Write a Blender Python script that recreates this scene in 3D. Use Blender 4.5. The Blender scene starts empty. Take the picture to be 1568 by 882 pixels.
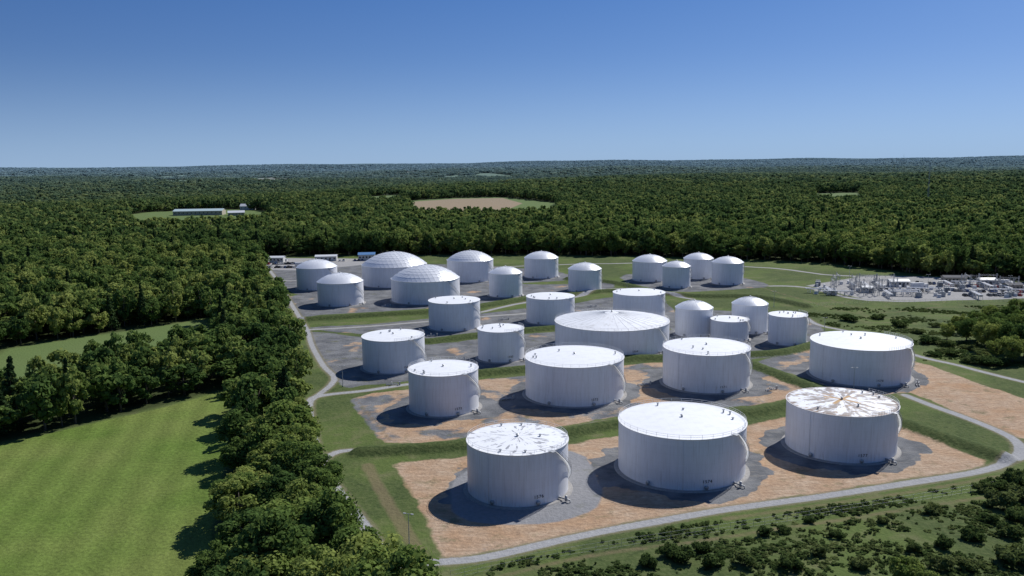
import bpy, math, random
import numpy as np
from mathutils import Matrix, Vector
random.seed(7); rng=np.random.default_rng(11)
S=bpy.context.scene
# ------------------------------------------------------------------ site layout from image pixels
# ground points are image pixel coordinates, projected along sight lines from the camera (0,0,84)
FOC=1300.;PIT=math.radians(8.53);ROL=math.radians(0.68);HC=84.
def sight(x,y):
    u=(x-784)/FOC;v=(441-y)/FOC
    a=u*math.cos(ROL)+v*math.sin(ROL);b=-u*math.sin(ROL)+v*math.cos(ROL)
    return a,math.cos(PIT)+b*math.sin(PIT),-math.sin(PIT)+b*math.cos(PIT)
def site(x,y,z=0.):
    dx,dy,dz=sight(x,y);t=(HC-z)/-dz
    return (dx*t,dy*t)
def line(s,z=0.): return np.array([site(*map(float,q.split(',')),z) for q in s.split()])
def smooth_line(p,closed=False,n=4):
    p=np.asarray(p);N=len(p);out=[]
    rngi=range(N if closed else N-1)
    for i in rngi:
        if closed: a,b,c,d=p[(i-1)%N],p[i],p[(i+1)%N],p[(i+2)%N]
        else: a,b,c,d=p[max(i-1,0)],p[i],p[i+1],p[min(i+2,N-1)]
        for k in range(n):
            t=k/n
            out.append(0.5*((2*b)+(-a+c)*t+(2*a-5*b+4*c-d)*t*t+(-a+3*b-3*c+d)*t**3))
    if not closed: out.append(p[-1])
    return np.array(out)
ROADS={k:(w,smooth_line(line(s))) for k,(w,s) in {
'front':(1.5,"590,866 680,860 745,853 860,827 980,803 1120,779 1260,760 1400,738 1500,722 1545,706 1562,690 1545,668 1480,640 1430,622 1385,605"),
'right':(1.3,"1235,487 1255,498 1310,510 1395,542 1470,560 1568,585 1700,615"),
'exit':(1.5,"1545,706 1600,690 1700,670"),
'left':(1.3,"600,866 555,800 505,735 490,712 515,692 560,688 640,684 716,677 880,657 945,646"),
'left2':(1.4,"490,712 478,660 474,615 500,605 560,598 626,588"),
'left3':(1.2,"474,615 512,582 495,560 478,530 470,505 455,480 440,455 425,430 410,410"),
'mid':(1.4,"470,505 560,500 656,492 736,485 806,480"),
'row':(1.4,"736,478 806,463 880,455 938,442 990,447 1060,458"),
'back':(1.8,"1057,402 1140,408 1200,412 1260,420 1330,424 1420,430"),
'back2':(1.8,"1180,438 1235,440 1330,460 1500,458 1568,456 1700,452"),
'back3':(1.6,"425,430 520,428 600,420 700,412 860,405 968,403"),
}.items()}
BERMS=[smooth_line(line(s)) for s in [
"553,694 640,690 716,683 870,664 945,652 1140,635 1198,625 1240,615",
"735,574 805,567 955,552 1013,550 1110,548",
"1140,555 1236,592 1380,648 1470,680 1535,702",
"655,525 735,515 805,508 850,504",
"462,491 560,485 656,479 740,470 806,460 880,452 938,447 1010,450",
"1150,545 1200,541 1250,528",
"870,428 940,434 1010,450 1080,455 1160,456 1235,470"]]
BASINS=[(w,smooth_line(line(s),True,2)) for w,s in [
(.92,"603,712 625,745 650,790 675,851 740,848 980,798 1260,754 1400,732 1510,714 1470,690 1385,655 1300,640 1200,640 1140,652 945,668 870,680 716,698 640,706"),
(.50,"536,610 560,640 590,678 700,672 880,650 945,638 1140,622 1198,612 1240,600 1200,585 1147,565 1013,555 955,560 805,575 735,582 626,596"),
(.20,"472,508 485,540 520,590 556,590 626,583 735,567 805,560 1013,545 1147,550 1236,540 1180,535 1100,520 1020,505 850,508 735,518 655,528 556,517"),
(.22,"470,502 560,497 655,488 740,480 806,472 880,465 938,455 1020,465 1033,500 850,500 736,510 656,518 560,512"),
(.22,"440,455 462,484 490,482 600,476 735,465 806,452 880,450 940,440 930,430 870,435 800,435 750,430 600,440 555,435"),
(.15,"415,415 450,450 520,450 560,445 700,438 860,430 870,425 850,415 700,405 560,405 420,405"),
(.12,"960,420 960,432 1014,444 1057,447 1140,442 1180,438 1150,428 1092,420"),
(.97,"1240,578 1300,598 1393,600 1480,640 1545,668 1600,672 1700,650 1568,610 1480,580 1400,553 1385,575"),
(.45,"1160,555 1236,580 1300,600 1400,600 1400,553 1393,543 1310,530 1236,535 1200,545"),
(.15,"1025,480 1033,517 1087,525 1147,535 1175,538 1240,530 1262,505 1235,490 1175,480 1090,475")]]
PALE=smooth_line(line("875,690 915,735 922,760 900,785 820,803 720,798 690,770 716,720"),True,3)
STRIPS=[smooth_line(line(s)) for s in ("562,712 600,780 645,850","760,884 900,852 1100,824 1280,797 1568,752 1700,730","1110,795 1240,776 1400,752 1540,728","545,612 600,676","1270,458 1350,478 1450,470 1568,475","1165,440 1240,462 1300,478 1400,492")]
LOTS=[line("1235,437 1330,460 1500,459 1640,455 1640,436 1568,433 1430,424 1330,422"),
      line("402,403 410,413 470,414 570,404 570,396 410,395")]
MEADOW=line("0,683 120,655 240,628 345,600 342,700 322,800 300,890 280,1000 -300,1000 -300,740")
FARM=line("640,960 605,900 512,748 488,695 474,600 452,520 435,470 410,430 400,405 405,393 560,391 800,391 1000,393 1200,400 1300,408 1430,424 1568,433 1900,445 1900,1100 730,1100")
def two(a,b): return np.vstack([line(a),line(b,14.)])
MEADOW2=two("10,535 100,520 225,503 315,488","325,493 240,509 150,526 60,547 0,560 -100,575 -100,545")
F1=two("190,330 230,324 300,321 365,320 405,324","420,328 380,332 350,338 290,335 215,340")
F2=two("620,308 700,304 770,303 850,310","850,319 790,323 740,323 640,321")
F2B=two("630,309 700,305 770,304 800,311","745,319 650,318")
F4=two("385,273 445,272","450,278 395,279")
F5=two("225,275 290,275","295,281 235,281")
F6=two("560,300 610,298","620,302 570,305")
F3=two("1245,298 1315,297","1320,301 1250,302")
FIELDS=[(0,MEADOW2),(0,F1),(0,F2),(1,F2B),(1,F4),(0,F5),(0,F6),(0,F3)]
r2=np.random.default_rng(15)
for i in range(16):
    r=r2.uniform(2800,7500);a=r2.uniform(-.6,0.);cx,cy=r*math.sin(a),r*math.cos(a)
    w=r2.uniform(45,90)*(r/3000)**.6;d=r2.uniform(.10,.13)*r;t=np.linspace(0,2*np.pi,9)[:-1]+.3
    sk=r2.uniform(-.5,.5)
    FIELDS.append((int(r2.random()<.25),np.c_[cx+w*np.cos(t)*r2.uniform(.8,1.1,8)+sk*d*np.sin(t),cy+d*np.sin(t)*r2.uniform(.85,1.1,8)]))
# ------------------------------------------------------------------ distances
def seg_dist(X,Y,p,closed):
    D=np.full(X.shape,1e9);ins=np.zeros(X.shape,bool);N=len(p)
    for i in range(N if closed else N-1):
        a=p[i];b=p[(i+1)%N];dx,dy=b-a;L=dx*dx+dy*dy+1e-9
        t=np.clip(((X-a[0])*dx+(Y-a[1])*dy)/L,0,1)
        D=np.minimum(D,(X-a[0]-t*dx)**2+(Y-a[1]-t*dy)**2)
        if closed:
            c=((a[1]>Y)!=(b[1]>Y))&(X<(b[0]-a[0])*(Y-a[1])/(b[1]-a[1]+1e-12)+a[0])
            ins^=c
    D=np.sqrt(D)
    return np.where(ins,-D,D) if closed else D
def sdf(X,Y,p,closed,m=30.,far=40.):
    out=np.full(X.shape,far);lo=p.min(0)-m;hi=p.max(0)+m
    k=(X>lo[0])&(X<hi[0])&(Y>lo[1])&(Y<hi[1])
    if k.any(): out[k]=np.minimum(seg_dist(X[k],Y[k],p,closed),far)
    return out
def sstep(a,b,x):
    t=np.clip((x-a)/(b-a),0,1);return t*t*(3-2*t)
def hill(x,y):
    r=np.hypot(x,y)
    n1=np.sin(x/610+1.3*np.sin(y/900+.5))+.8*np.sin(y/430+x/1500+1.1)+.5*np.sin(x/270-y/350+2)
    n2=np.sin(x/1700+2.2+.8*np.sin(y/2600))+.7*np.sin(x/640+y/2500+.4)+.4*np.sin(x/300+y/900)
    return sstep(1000,2800,r)*10*n1+sstep(4500,11500,r)*(38+4*n2)
# ------------------------------------------------------------------ node helper
class N:
    def __init__(s,name,world=False):
        if world: s.m=bpy.data.worlds.new(name)
        else: s.m=bpy.data.materials.new(name)
        s.m.use_nodes=True;s.t=s.m.node_tree;s.t.nodes.clear()
    def n(s,t,ins=None,**kw):
        nd=s.t.nodes.new(t)
        for k,v in kw.items(): setattr(nd,k,v)
        for k,v in (ins or {}).items():
            if isinstance(v,bpy.types.NodeSocket): s.t.links.new(v,nd.inputs[k])
            else: nd.inputs[k].default_value=v
        return nd
    def math(s,op,a,b=0.,c=0.): return s.n('ShaderNodeMath',{0:a,1:b,2:c},operation=op).outputs[0]
    def mr(s,v,a,b,c=0.,d=1.): return s.n('ShaderNodeMapRange',{0:v,1:a,2:b,3:c,4:d}).outputs[0]
    def mix(s,f,a,b,bt='MIX'):
        f_=lambda c:(*c,1.) if isinstance(c,tuple) and len(c)==3 else c
        nd=s.n('ShaderNodeMix',data_type='RGBA',blend_type=bt)
        for k,v in ((0,f),(6,f_(a)),(7,f_(b))):
            if isinstance(v,bpy.types.NodeSocket): s.t.links.new(v,nd.inputs[k])
            else: nd.inputs[k].default_value=v
        return nd.outputs[2]
    def mul(s,c,v):
        nd=s.n('ShaderNodeVectorMath',{0:c,3:v},operation='SCALE');return nd.outputs[0]
    def noise(s,vec,scale,detail=3.,rough=.55,dist=0.):
        return s.n('ShaderNodeTexNoise',{'Vector':vec,'Scale':scale,'Detail':detail,'Roughness':rough,'Distortion':dist}).outputs[0]
    def attr(s,n): return s.n('ShaderNodeAttribute',attribute_name=n).outputs['Fac']
    def out(s,col,rough=.9,metal=0.,bump=None,bd=.1,spec=.3):
        b=s.n('ShaderNodeBsdfPrincipled',{'Base Color':col if isinstance(col,bpy.types.NodeSocket) else (*col,1.),'Roughness':rough,'Metallic':metal,'Specular IOR Level':spec})
        if bump is not None:
            s.t.links.new(s.n('ShaderNodeBump',{'Height':bump,'Distance':bd,'Strength':1.}).outputs[0],b.inputs['Normal'])
        o=s.n('ShaderNodeOutputMaterial');s.t.links.new(b.outputs[0],o.inputs[0]);return s.m
def simple(name,col,rough=.6,metal=0.,var=.12,scale=1.5):
    m=N(name);p=m.n('ShaderNodeTexCoord').outputs['Object']
    f=m.mr(m.noise(p,scale,4.),.3,.7,1-var,1+var)
    return m.out(m.mul(m.mix(0.,col,col),f),rough,metal)
# ------------------------------------------------------------------ mesh builder
class MB:
    def __init__(s): s.v=[];s.f=[];s.m=[]
    def add(s,v,f,m=0):
        o=len(s.v);s.v+= [tuple(q) for q in v];s.f+=[tuple(i+o for i in q) for q in f];s.m+=[m]*len(f)
    def box(s,c,d,m=0,rz=0.,taper=1.,ty=None):
        x,y,z=[q/2 for q in d];ty=taper if ty is None else ty
        vs=[(-x,-y,-z),(x,-y,-z),(x,y,-z),(-x,y,-z),(-x*taper,-y*ty,z),(x*taper,-y*ty,z),(x*taper,y*ty,z),(-x*taper,y*ty,z)]
        ca,sa=math.cos(rz),math.sin(rz)
        s.add([(c[0]+a*ca-b*sa,c[1]+a*sa+b*ca,c[2]+h) for a,b,h in vs],[(0,3,2,1),(4,5,6,7),(0,1,5,4),(1,2,6,5),(2,3,7,6),(3,0,4,7)],m)
    def cyl(s,c,r0,r1,z0,z1,n=16,m=0,cap=True):
        vs=[]
        for r,z in ((r0,z0),(r1,z1)):
            vs+=[(c[0]+r*math.cos(2*math.pi*i/n),c[1]+r*math.sin(2*math.pi*i/n),z) for i in range(n)]
        f=[(i,(i+1)%n,n+(i+1)%n,n+i) for i in range(n)]
        if cap: f+=[tuple(range(n,2*n)),tuple(range(n-1,-1,-1))]
        s.add(vs,f,m)
    def tube(s,pts,r,n=4,m=0,closed=False,r1=None):
        P=[Vector(p) for p in pts];K=len(P);vs=[]
        for i,p in enumerate(P):
            a=P[(i-1)%K] if (closed or i>0) else P[i];b=P[(i+1)%K] if (closed or i<K-1) else P[i]
            t=(b-a).normalized();up=Vector((0,0,1)) if abs(t.z)<.95 else Vector((1,0,0))
            u=t.cross(up).normalized();w=u.cross(t)
            rr=r if r1 is None else r+(r1-r)*i/(K-1)
            vs+=[p+(u*math.cos(2*math.pi*(j+.5)/n)+w*math.sin(2*math.pi*(j+.5)/n))*rr for j in range(n)]
        f=[]
        for i in range(K if closed else K-1):
            q=(i+1)%K
            f+=[(i*n+j,i*n+(j+1)%n,q*n+(j+1)%n,q*n+j) for j in range(n)]
        if not closed: f+=[tuple(range(n-1,-1,-1)),tuple((K-1)*n+j for j in range(n))]
        s.add(vs,f,m)
    def mesh(s,name,mats,smooth=False):
        me=bpy.data.meshes.new(name);me.from_pydata(s.v,[],s.f)
        for m in mats: me.materials.append(m)
        me.polygons.foreach_set('material_index',s.m)
        if smooth: me.polygons.foreach_set('use_smooth',[True]*len(s.f))
        me.update();return me
    def obj(s,name,mats,parent=None,smooth=False,loc=(0,0,0),rz=0.):
        return place(name,s.mesh(name,mats,smooth),loc,rz,parent)
def place(name,me,loc=(0,0,0),rz=0.,parent=None,scale=(1,1,1)):
    o=bpy.data.objects.new(name,me);S.collection.objects.link(o);o.location=loc;o.rotation_euler=(0,0,rz);o.scale=scale
    if parent: o.parent=parent
    return o
# ------------------------------------------------------------------ tanks data
TANKS=[]
for l in """A 716 871 671 778 flat
B 944 1140 642 752 flat
C 1198 1371 614 709 flat
D 627 734 563 639 flat
E 804 955 545 624 flat
F 1013 1147 530 603 flat
G 1236 1393 521 592 flat
H 556 652 513 573 flat
I 732 803 502 556 flat
J 849 1024 490 548 low
K 1087 1146 488 524 flat
L 1175 1235 481 530 flat
M 1033 1091 470 517 cone
N 1119 1175 464 512 cone
O 657 736 459 508 flat
P 806 880 453 498 flat
Q 938 1018 447 492 flat
R 487 558 430 470 cone
S 600 705 425 467 dome
T 749 800 417 456 cone
U 870 921 411 448 cone
V 1014 1057 407 442 cone
W 455 518 408 445 cone
X 555 655 404 441 dome
Y 685 756 397 433 dome
Z 803 855 394 427 cone
AA 968 1021 399 432 cone
AB 1046 1092 395 428 cone
AC 1089 1138 401 437 cone""".splitlines():
    n,a,b,yr,yb,ty=l.split();a,b,yr,yb=map(float,(a,b,yr,yb));cx=(a+b)/2
    X,Y=site(cx,yb);D=math.hypot(X,Y);R=15.
    for _ in range(20):
        Dc=D+R;cX,cY=X/D*Dc,Y/D*Dc
        dx,dy,dz=sight(cx,yr);h=HC+dz/math.hypot(dx,dy)*Dc
        R=(b-a)/2/FOC*(cY*math.cos(PIT)+(HC-h)*math.sin(PIT))/math.hypot(1,(cx-784)/FOC)
    TANKS.append((n,cX,cY,R,h,ty))
# ------------------------------------------------------------------ terrain
def axis(lo,hi,step,LO,HI,mid=12.,midr=2900,mx=90.):
    c=list(np.arange(lo,hi+step/2,step))
    s=step;x=c[-1]
    while x<HI:
        s=min(s*1.07,mid if abs(x)<midr else mx);x+=s;c.append(x)
    s=step;x=c[0];l=[]
    while x>LO:
        s=min(s*1.07,mid if abs(x)<midr else mx);x-=s;l.append(x)
    return np.array(l[::-1]+c)
xs=axis(-215,400,1.5,-11000,11000,14.,1500,110.);ys=axis(140,700,1.5,-300,15500,12.,3000,80.)
X,Y=np.meshgrid(xs,ys);sh=X.shape;X=X.ravel();Y=Y.ravel()
basin=np.full(X.shape,40.);sandw=np.full(X.shape,.5);best=np.full(X.shape,40.)
for w,p in BASINS:
    d=sdf(X,Y,p,True);k=d<best;best=np.where(k,d,best);sandw=np.where(k,w,sandw);basin=np.minimum(basin,d)
road=np.full(X.shape,40.)
for w,p in ROADS.values(): road=np.minimum(road,sdf(X,Y,p,False)-w)
lot=np.full(X.shape,40.)
for p in LOTS: lot=np.minimum(lot,sdf(X,Y,p,True))
berm=np.full(X.shape,40.)
for p in BERMS: berm=np.minimum(berm,sdf(X,Y,p,False))
tank=np.full(X.shape,40.)
for t in TANKS: tank=np.minimum(tank,np.hypot(X-t[1],Y-t[2])-t[3])
meadow=sdf(X,Y,MEADOW,True);pale=sdf(X,Y,PALE,True);strip=np.full(X.shape,40.)
for i,p in enumerate(STRIPS): strip=np.minimum(strip,sdf(X,Y,p,False)+(0 if i==0 else .95))
green=np.full(X.shape,40.);brown=np.full(X.shape,40.)
for b,p in FIELDS:
    d=sdf(X,Y,p,True)
    if b: brown=np.minimum(brown,d)
    green=np.minimum(green,d)
farm=sdf(X,Y,FARM,True)
Z=hill(X,Y)+2.0*(1-sstep(.8,4.6,berm))
Z+=np.where(np.hypot(X,Y)<800,.12*np.sin(X/7+np.sin(Y/5))*np.sin(Y/9)*sstep(0,4,basin),0)
ny,nx=sh
co=np.c_[X,Y,Z].astype(np.float32)
idx=np.arange(nx*ny).reshape(ny,nx)
q=np.c_[idx[:-1,:-1].ravel(),idx[:-1,1:].ravel(),idx[1:,1:].ravel(),idx[1:,:-1].ravel()].astype(np.int32)
def np_mesh(name,co,q):
    me=bpy.data.meshes.new(name);k=q.shape[1];me.vertices.add(len(co));me.vertices.foreach_set('co',co.astype(np.float32).ravel())
    me.loops.add(q.size);me.loops.foreach_set('vertex_index',q.astype(np.int32).ravel());me.polygons.add(len(q))
    me.polygons.foreach_set('loop_start',np.arange(0,q.size,k,dtype=np.int32))
    me.update(calc_edges=True);return me
me=np_mesh('ground',co,q);me.polygons.foreach_set('use_smooth',np.ones(len(q),bool))
for nm,a in dict(basin=basin,sandw=sandw,road=road,lot=lot,berm=berm,tankd=tank,meadow=meadow,pale=pale,strip=strip,green=green,brown=brown,farm=farm).items():
    me.attributes.new(nm,'FLOAT','POINT').data.foreach_set('value',a.astype(np.float32))
g=N('ground_cover');P=g.n('ShaderNodeNewGeometry').outputs['Position']
nb=g.noise(P,.022,2.);nm_=g.noise(P,.13,4.);nf=g.noise(P,.9,4.);nx_=g.noise(P,4.,3.)
def msk(a,e,w,amp,nn=None):
    v=g.math('ADD',a,g.math('MULTIPLY',g.math('SUBTRACT',nn if nn is not None else nm_,.5),amp))
    return g.mr(v,e+w,e-w)
A=g.attr
rough_g=g.mix(g.mr(nm_,.35,.65),(.045,.070,.023),(.073,.102,.031))
rough_g=g.mix(g.mr(nf,.40,.66,0,.75),rough_g,(.103,.124,.050))
rough_g=g.mix(g.mr(nb,.52,.64,0,.45),rough_g,(.10,.13,.040))
rough_g=g.mix(g.mr(g.noise(P,.35,4.,.65),.54,.66,0,.65),rough_g,(.030,.048,.018))
mown=g.mix(g.mr(nf,.3,.7),(.078,.115,.032),(.112,.150,.042))
mown=g.mix(g.mr(nm_,.50,.68,0,.75),mown,(.16,.155,.08))
col=g.mix(g.mr(nb,.44,.56,.1,.85),rough_g,mown)
fg=g.mix(nb,(.10,.155,.05),(.13,.17,.06));col=g.mix(msk(A('green'),0,2,4),col,fg)
fb=g.mix(nm_,(.30,.22,.16),(.25,.21,.13));col=g.mix(msk(A('brown'),0,2,4),col,fb)
mp=g.n('ShaderNodeMapping',{'Vector':P,'Rotation':(0,0,math.radians(-14))}).outputs[0]
sx=g.n('ShaderNodeSeparateXYZ',{0:mp}).outputs[0]
st=g.math('SINE',g.math('ADD',g.math('MULTIPLY',sx,.75),g.math('MULTIPLY',nm_,1.2)))
md=g.mix(g.mr(nm_,.3,.7),(.090,.145,.026),(.122,.182,.036))
md=g.mix(g.mr(nb,.40,.60,0,.75),md,(.155,.190,.050))
md=g.mul(md,g.mr(st,-1,1,.88,1.07));md=g.mul(md,g.mr(nf,.25,.75,.70,1.27))
md=g.mix(g.mr(nx_,.64,.70,0,.55),md,(.28,.30,.17))
col=g.mix(msk(A('meadow'),1.,.8,2.),col,md)
ff=g.math('MULTIPLY',msk(A('farm'),3.,-2,3),g.math('MULTIPLY',msk(A('meadow'),3.,-2,3),msk(A('green'),3,-2,3)))
col=g.mix(ff,col,g.mix(nf,(.03,.045,.015),(.055,.07,.025)))
# basin
sw=g.math('ADD',A('sandw'),g.math('MULTIPLY',g.math('SUBTRACT',g.noise(P,.05,4.,.6),.5),1.9))
apr=g.mr(g.math('ADD',A('tankd'),g.math('MULTIPLY',g.math('SUBTRACT',g.noise(P,.07,3.),.5),18.)),8.,5.,0,.8)
sw=g.math('SUBTRACT',sw,apr);sf=g.mr(sw,.40,.52)
trk=g.noise(g.n('ShaderNodeMapping',{'Vector':P,'Scale':(.12,.5,1)}).outputs[0],.8,3.,.6,2.5)
sand=g.mix(g.mr(nm_,.35,.65),(.39,.245,.145),(.44,.33,.235))
sand=g.mix(g.mr(nb,.42,.6,0,.45),sand,(.42,.34,.265))
sand=g.mix(g.mr(trk,.45,.58,0,.6),sand,(.30,.20,.13))
rut=g.noise(P,.11,2.,.5,3.5);rl=g.mr(g.math('ABSOLUTE',g.math('SUBTRACT',rut,.5)),.022,.0,0,.55);sand=g.mix(rl,sand,(.24,.165,.115))
sand=g.mul(sand,g.mr(nf,.3,.7,.84,1.14))
grv=g.mix(g.mr(nm_,.38,.62),(.105,.11,.12),(.18,.185,.195));grv=g.mul(grv,g.mr(nx_,.3,.7,.85,1.15))
grv=g.mix(g.mr(trk,.55,.68,0,.4),grv,(.27,.255,.23))
bs=g.mix(sf,grv,sand)
bs=g.mix(msk(A('pale'),0,.4,1.5),bs,g.mul(g.mix(nm_,(.20,.205,.22),(.26,.26,.27)),g.mr(nf,.3,.7,.9,1.1)))
wd=g.math('MULTIPLY',g.mr(g.noise(P,.16,4.,.65),.57,.68,0,.6),g.mr(A('tankd'),4,12))
bs=g.mix(wd,bs,g.mix(nf,(.08,.095,.04),(.15,.145,.08)))
col=g.mix(msk(A('basin'),0,.5,5.),col,bs)
col=g.mix(g.math('MULTIPLY',msk(A('strip'),1.6,.5,2.2),.6),col,(.19,.145,.09))
bg=g.mix(g.mr(nf,.35,.65),(.045,.070,.022),(.09,.115,.04));col=g.mix(msk(A('berm'),4.,.6,1.5,nf),col,bg)
lt=g.mul(g.mix(nm_,(.26,.26,.26),(.38,.37,.36)),g.mr(nf,.3,.7,.85,1.1));col=g.mix(msk(A('lot'),0,1.,3.),col,lt)
rd=g.mul(g.mix(nm_,(.27,.275,.285),(.36,.36,.365)),g.mr(nf,.3,.7,.88,1.1))
sho=g.mix(nf,(.24,.20,.14),(.14,.14,.08));col=g.mix(g.math('MULTIPLY',msk(A('road'),.9,.5,1.6,nf),.7),col,sho)
col=g.mix(msk(A('road'),0,.25,.8,nf),col,rd)
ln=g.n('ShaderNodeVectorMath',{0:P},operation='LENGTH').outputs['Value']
col=g.mix(g.mr(ln,1500,7000,0,.85),col,(.13,.20,.22))  # aerial haze painted into the ground colour, growing with distance from the origin
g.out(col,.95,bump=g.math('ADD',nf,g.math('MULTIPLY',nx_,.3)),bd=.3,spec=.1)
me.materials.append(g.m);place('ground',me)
# ------------------------------------------------------------------ foliage
def leafmat(name,dark,mid,light,tr_=.36,far=True):
    m=N(name);oi=m.n('ShaderNodeObjectInfo').outputs['Random'];P=m.n('ShaderNodeNewGeometry').outputs['Position']
    t=m.math('ADD',m.math('MULTIPLY',m.attr('tint'),.34),m.math('MULTIPLY',oi,.66))
    t=m.math('ADD',t,m.math('MULTIPLY',m.math('SUBTRACT',m.noise(P,.006,2.),.5),1.2))
    c=m.mix(m.mr(t,.1,.5),dark,mid);c=m.mix(m.mr(t,.5,.95),c,light)
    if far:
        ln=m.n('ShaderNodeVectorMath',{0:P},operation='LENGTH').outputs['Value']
        c=m.mix(m.mr(ln,700,3500,0,.4),c,(.13,.185,.155));c=m.mix(m.mr(ln,2200,8000,0,.9),c,(.27,.39,.46))  # bluish distance haze put into the leaf colour in two steps
    sh_=m.n('ShaderNodeBsdfDiffuse',{'Color':c}).outputs[0]
    tr=m.n('ShaderNodeBsdfTranslucent',{'Color':m.mul(c,1.2)}).outputs[0]
    sh_=m.n('ShaderNodeMixShader',{0:tr_,1:sh_,2:tr}).outputs[0]
    m.t.links.new(sh_,m.n('ShaderNodeOutputMaterial').inputs[0]);return m.m
LEAF=leafmat('deciduous_leaves',(.062,.112,.034),(.140,.205,.052),(.30,.34,.095),.38,False)
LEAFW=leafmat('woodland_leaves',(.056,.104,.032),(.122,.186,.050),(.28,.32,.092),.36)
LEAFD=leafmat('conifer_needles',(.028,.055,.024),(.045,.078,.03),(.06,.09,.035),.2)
SCRUB=leafmat('shrub_leaves',(.045,.078,.026),(.085,.125,.040),(.16,.19,.07),.36,False)
BARK=simple('bark',(.12,.10,.08),.9,0,.3)
def tree_mesh(name,H,R,ncl,nl,ls,seed,kind='dec',leaf=None):
    r=np.random.default_rng(seed);mb=MB()
    C=[];rad=[]
    if kind=='dec':
        lobes=[(r.uniform(0,6.28),r.uniform(.72,1.15)) for _ in range(3)]
        for i in range(ncl):
            while True:
                p=r.uniform(-1,1,3)
                if .12<np.dot(p,p)<1: break
            p=p/np.linalg.norm(p)*np.linalg.norm(p)**.45
            az=math.atan2(p[1],p[0]);f=np.mean([1+(s_-1)*math.cos(az-a_) for a_,s_ in lobes])
            zz=.60+.36*p[2]*(1 if p[2]<0 else r.uniform(.75,1.05));wid=(1.0 if p[2]>-.2 else 1+.5*(p[2]+.2))*f
            C.append((p[0]*R*.82*wid,p[1]*R*.82*wid,zz*H-.03*H));rad.append(R*r.uniform(.16,.38))
        mb.tube([(0,0,-.5),(.1,0,.2*H),(.2,.1,.45*H),(0,.1,.75*H)],.028*H,6,0,r1=.006*H)
        for i in range(0,len(C),max(1,len(C)//9)):
            c=C[i];z0=r.uniform(.22,.5)*H;mb.tube([(.1,0,z0),(c[0]*.5,c[1]*.5,z0*.4+c[2]*.6-.05*H),c],.011*H,5,0,r1=.003*H)
    elif kind=='con':
        for i in range(ncl):
            t=(i+.5)/ncl;a=i*2.4;w=R*(1-t)*.75+.1;C.append((w*math.cos(a),w*math.sin(a),H*(.1+.88*t)));rad.append(R*(.42*(1-t)+.10))
        mb.tube([(0,0,-.5),(0,0,H*.95)],.02*H,6,0,r1=.004*H)
    else:
        for i in range(ncl):
            a=r.uniform(0,6.28);w=R*math.sqrt(r.random())*.75;C.append((w*math.cos(a),w*math.sin(a),H*r.uniform(.25,.75)*(1-.4*w/R)));rad.append(R*r.uniform(.25,.42))
        for i in range(4):
            c=C[i%len(C)];mb.tube([(0,0,-.2),(c[0]*.5,c[1]*.5,c[2]*.6),c],.05,4,0,r1=.02)
    C=np.array(C);rad=np.array(rad);K=len(C);n=K*nl
    ci=np.repeat(np.arange(K),nl);d=r.normal(size=(n,3));d[:,2]+=.35;d/=np.linalg.norm(d,axis=1)[:,None]
    rr=rad[ci]*r.uniform(.55,1.15,n);sc=np.ones((n,3));sc[:,2]=.75
    pos=C[ci]+d*rr[:,None]*sc
    nr=d+r.normal(size=(n,3))*.38;nr/=np.linalg.norm(nr,axis=1)[:,None]
    u=np.cross(nr,r.normal(size=(n,3)));u/=np.linalg.norm(u,axis=1)[:,None]+1e-9;w=np.cross(nr,u)
    s=(ls*r.uniform(.6,1.3,n))[:,None]
    v=np.stack([pos-u*s*.5-w*s*.3,pos+u*s*.25-w*s*.5,pos+u*s*.55+w*s*.25,pos-u*s*.2+w*s*.5],1).reshape(-1,3)
    nv=len(mb.v);tv=np.array(mb.v) if nv else np.zeros((0,3))
    co=np.vstack([tv,v]);
    me=bpy.data.meshes.new(name)
    lq=(np.arange(n*4).reshape(n,4)+nv)
    loops=[i for f in mb.f for i in f];ls_=[];o=0
    for f in mb.f: ls_.append(o);o+=len(f)
    me.vertices.add(len(co));me.vertices.foreach_set('co',co.astype(np.float32).ravel())
    al=np.concatenate([np.array(loops,dtype=np.int32),lq.ravel().astype(np.int32)]);me.loops.add(len(al));me.loops.foreach_set('vertex_index',al)
    st=np.concatenate([np.array(ls_,dtype=np.int32),o+np.arange(0,n*4,4,dtype=np.int32)]);me.polygons.add(len(st));me.polygons.foreach_set('loop_start',st)
    mi=np.concatenate([np.zeros(len(ls_),np.int32),np.ones(n,np.int32)])
    me.materials.append(BARK);me.materials.append(leaf or LEAF);me.polygons.foreach_set('material_index',mi)
    me.update(calc_edges=True)
    ct=r.random(K);tint=np.zeros(len(co),np.float32);tint[nv:]=np.repeat(np.clip(ct[ci]*.7+r.random(n)*.5-.1,0,1),4)
    me.attributes.new('tint','FLOAT','POINT').data.foreach_set('value',tint)
    return me
NEAR=[tree_mesh('deciduous_tree_form',16,6.2+.7*(i%3),52,120,.62,100+i) for i in range(6)]
def coll(name,meshes):
    c=bpy.data.collections.new(name)
    for i,m in enumerate(meshes):
        o=bpy.data.objects.new(f'{name}_{chr(97+i)}',m);c.objects.link(o)
    return c
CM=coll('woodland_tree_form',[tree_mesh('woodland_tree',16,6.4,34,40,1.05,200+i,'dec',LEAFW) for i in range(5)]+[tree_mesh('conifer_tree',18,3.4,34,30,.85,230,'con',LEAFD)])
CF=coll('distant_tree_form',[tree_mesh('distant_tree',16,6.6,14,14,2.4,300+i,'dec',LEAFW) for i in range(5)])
CS=coll('shrub_form',[tree_mesh('scrub_plant',1.6,1.3,5,20,.45,400+i,'sh',SCRUB) for i in range(3)])
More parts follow.
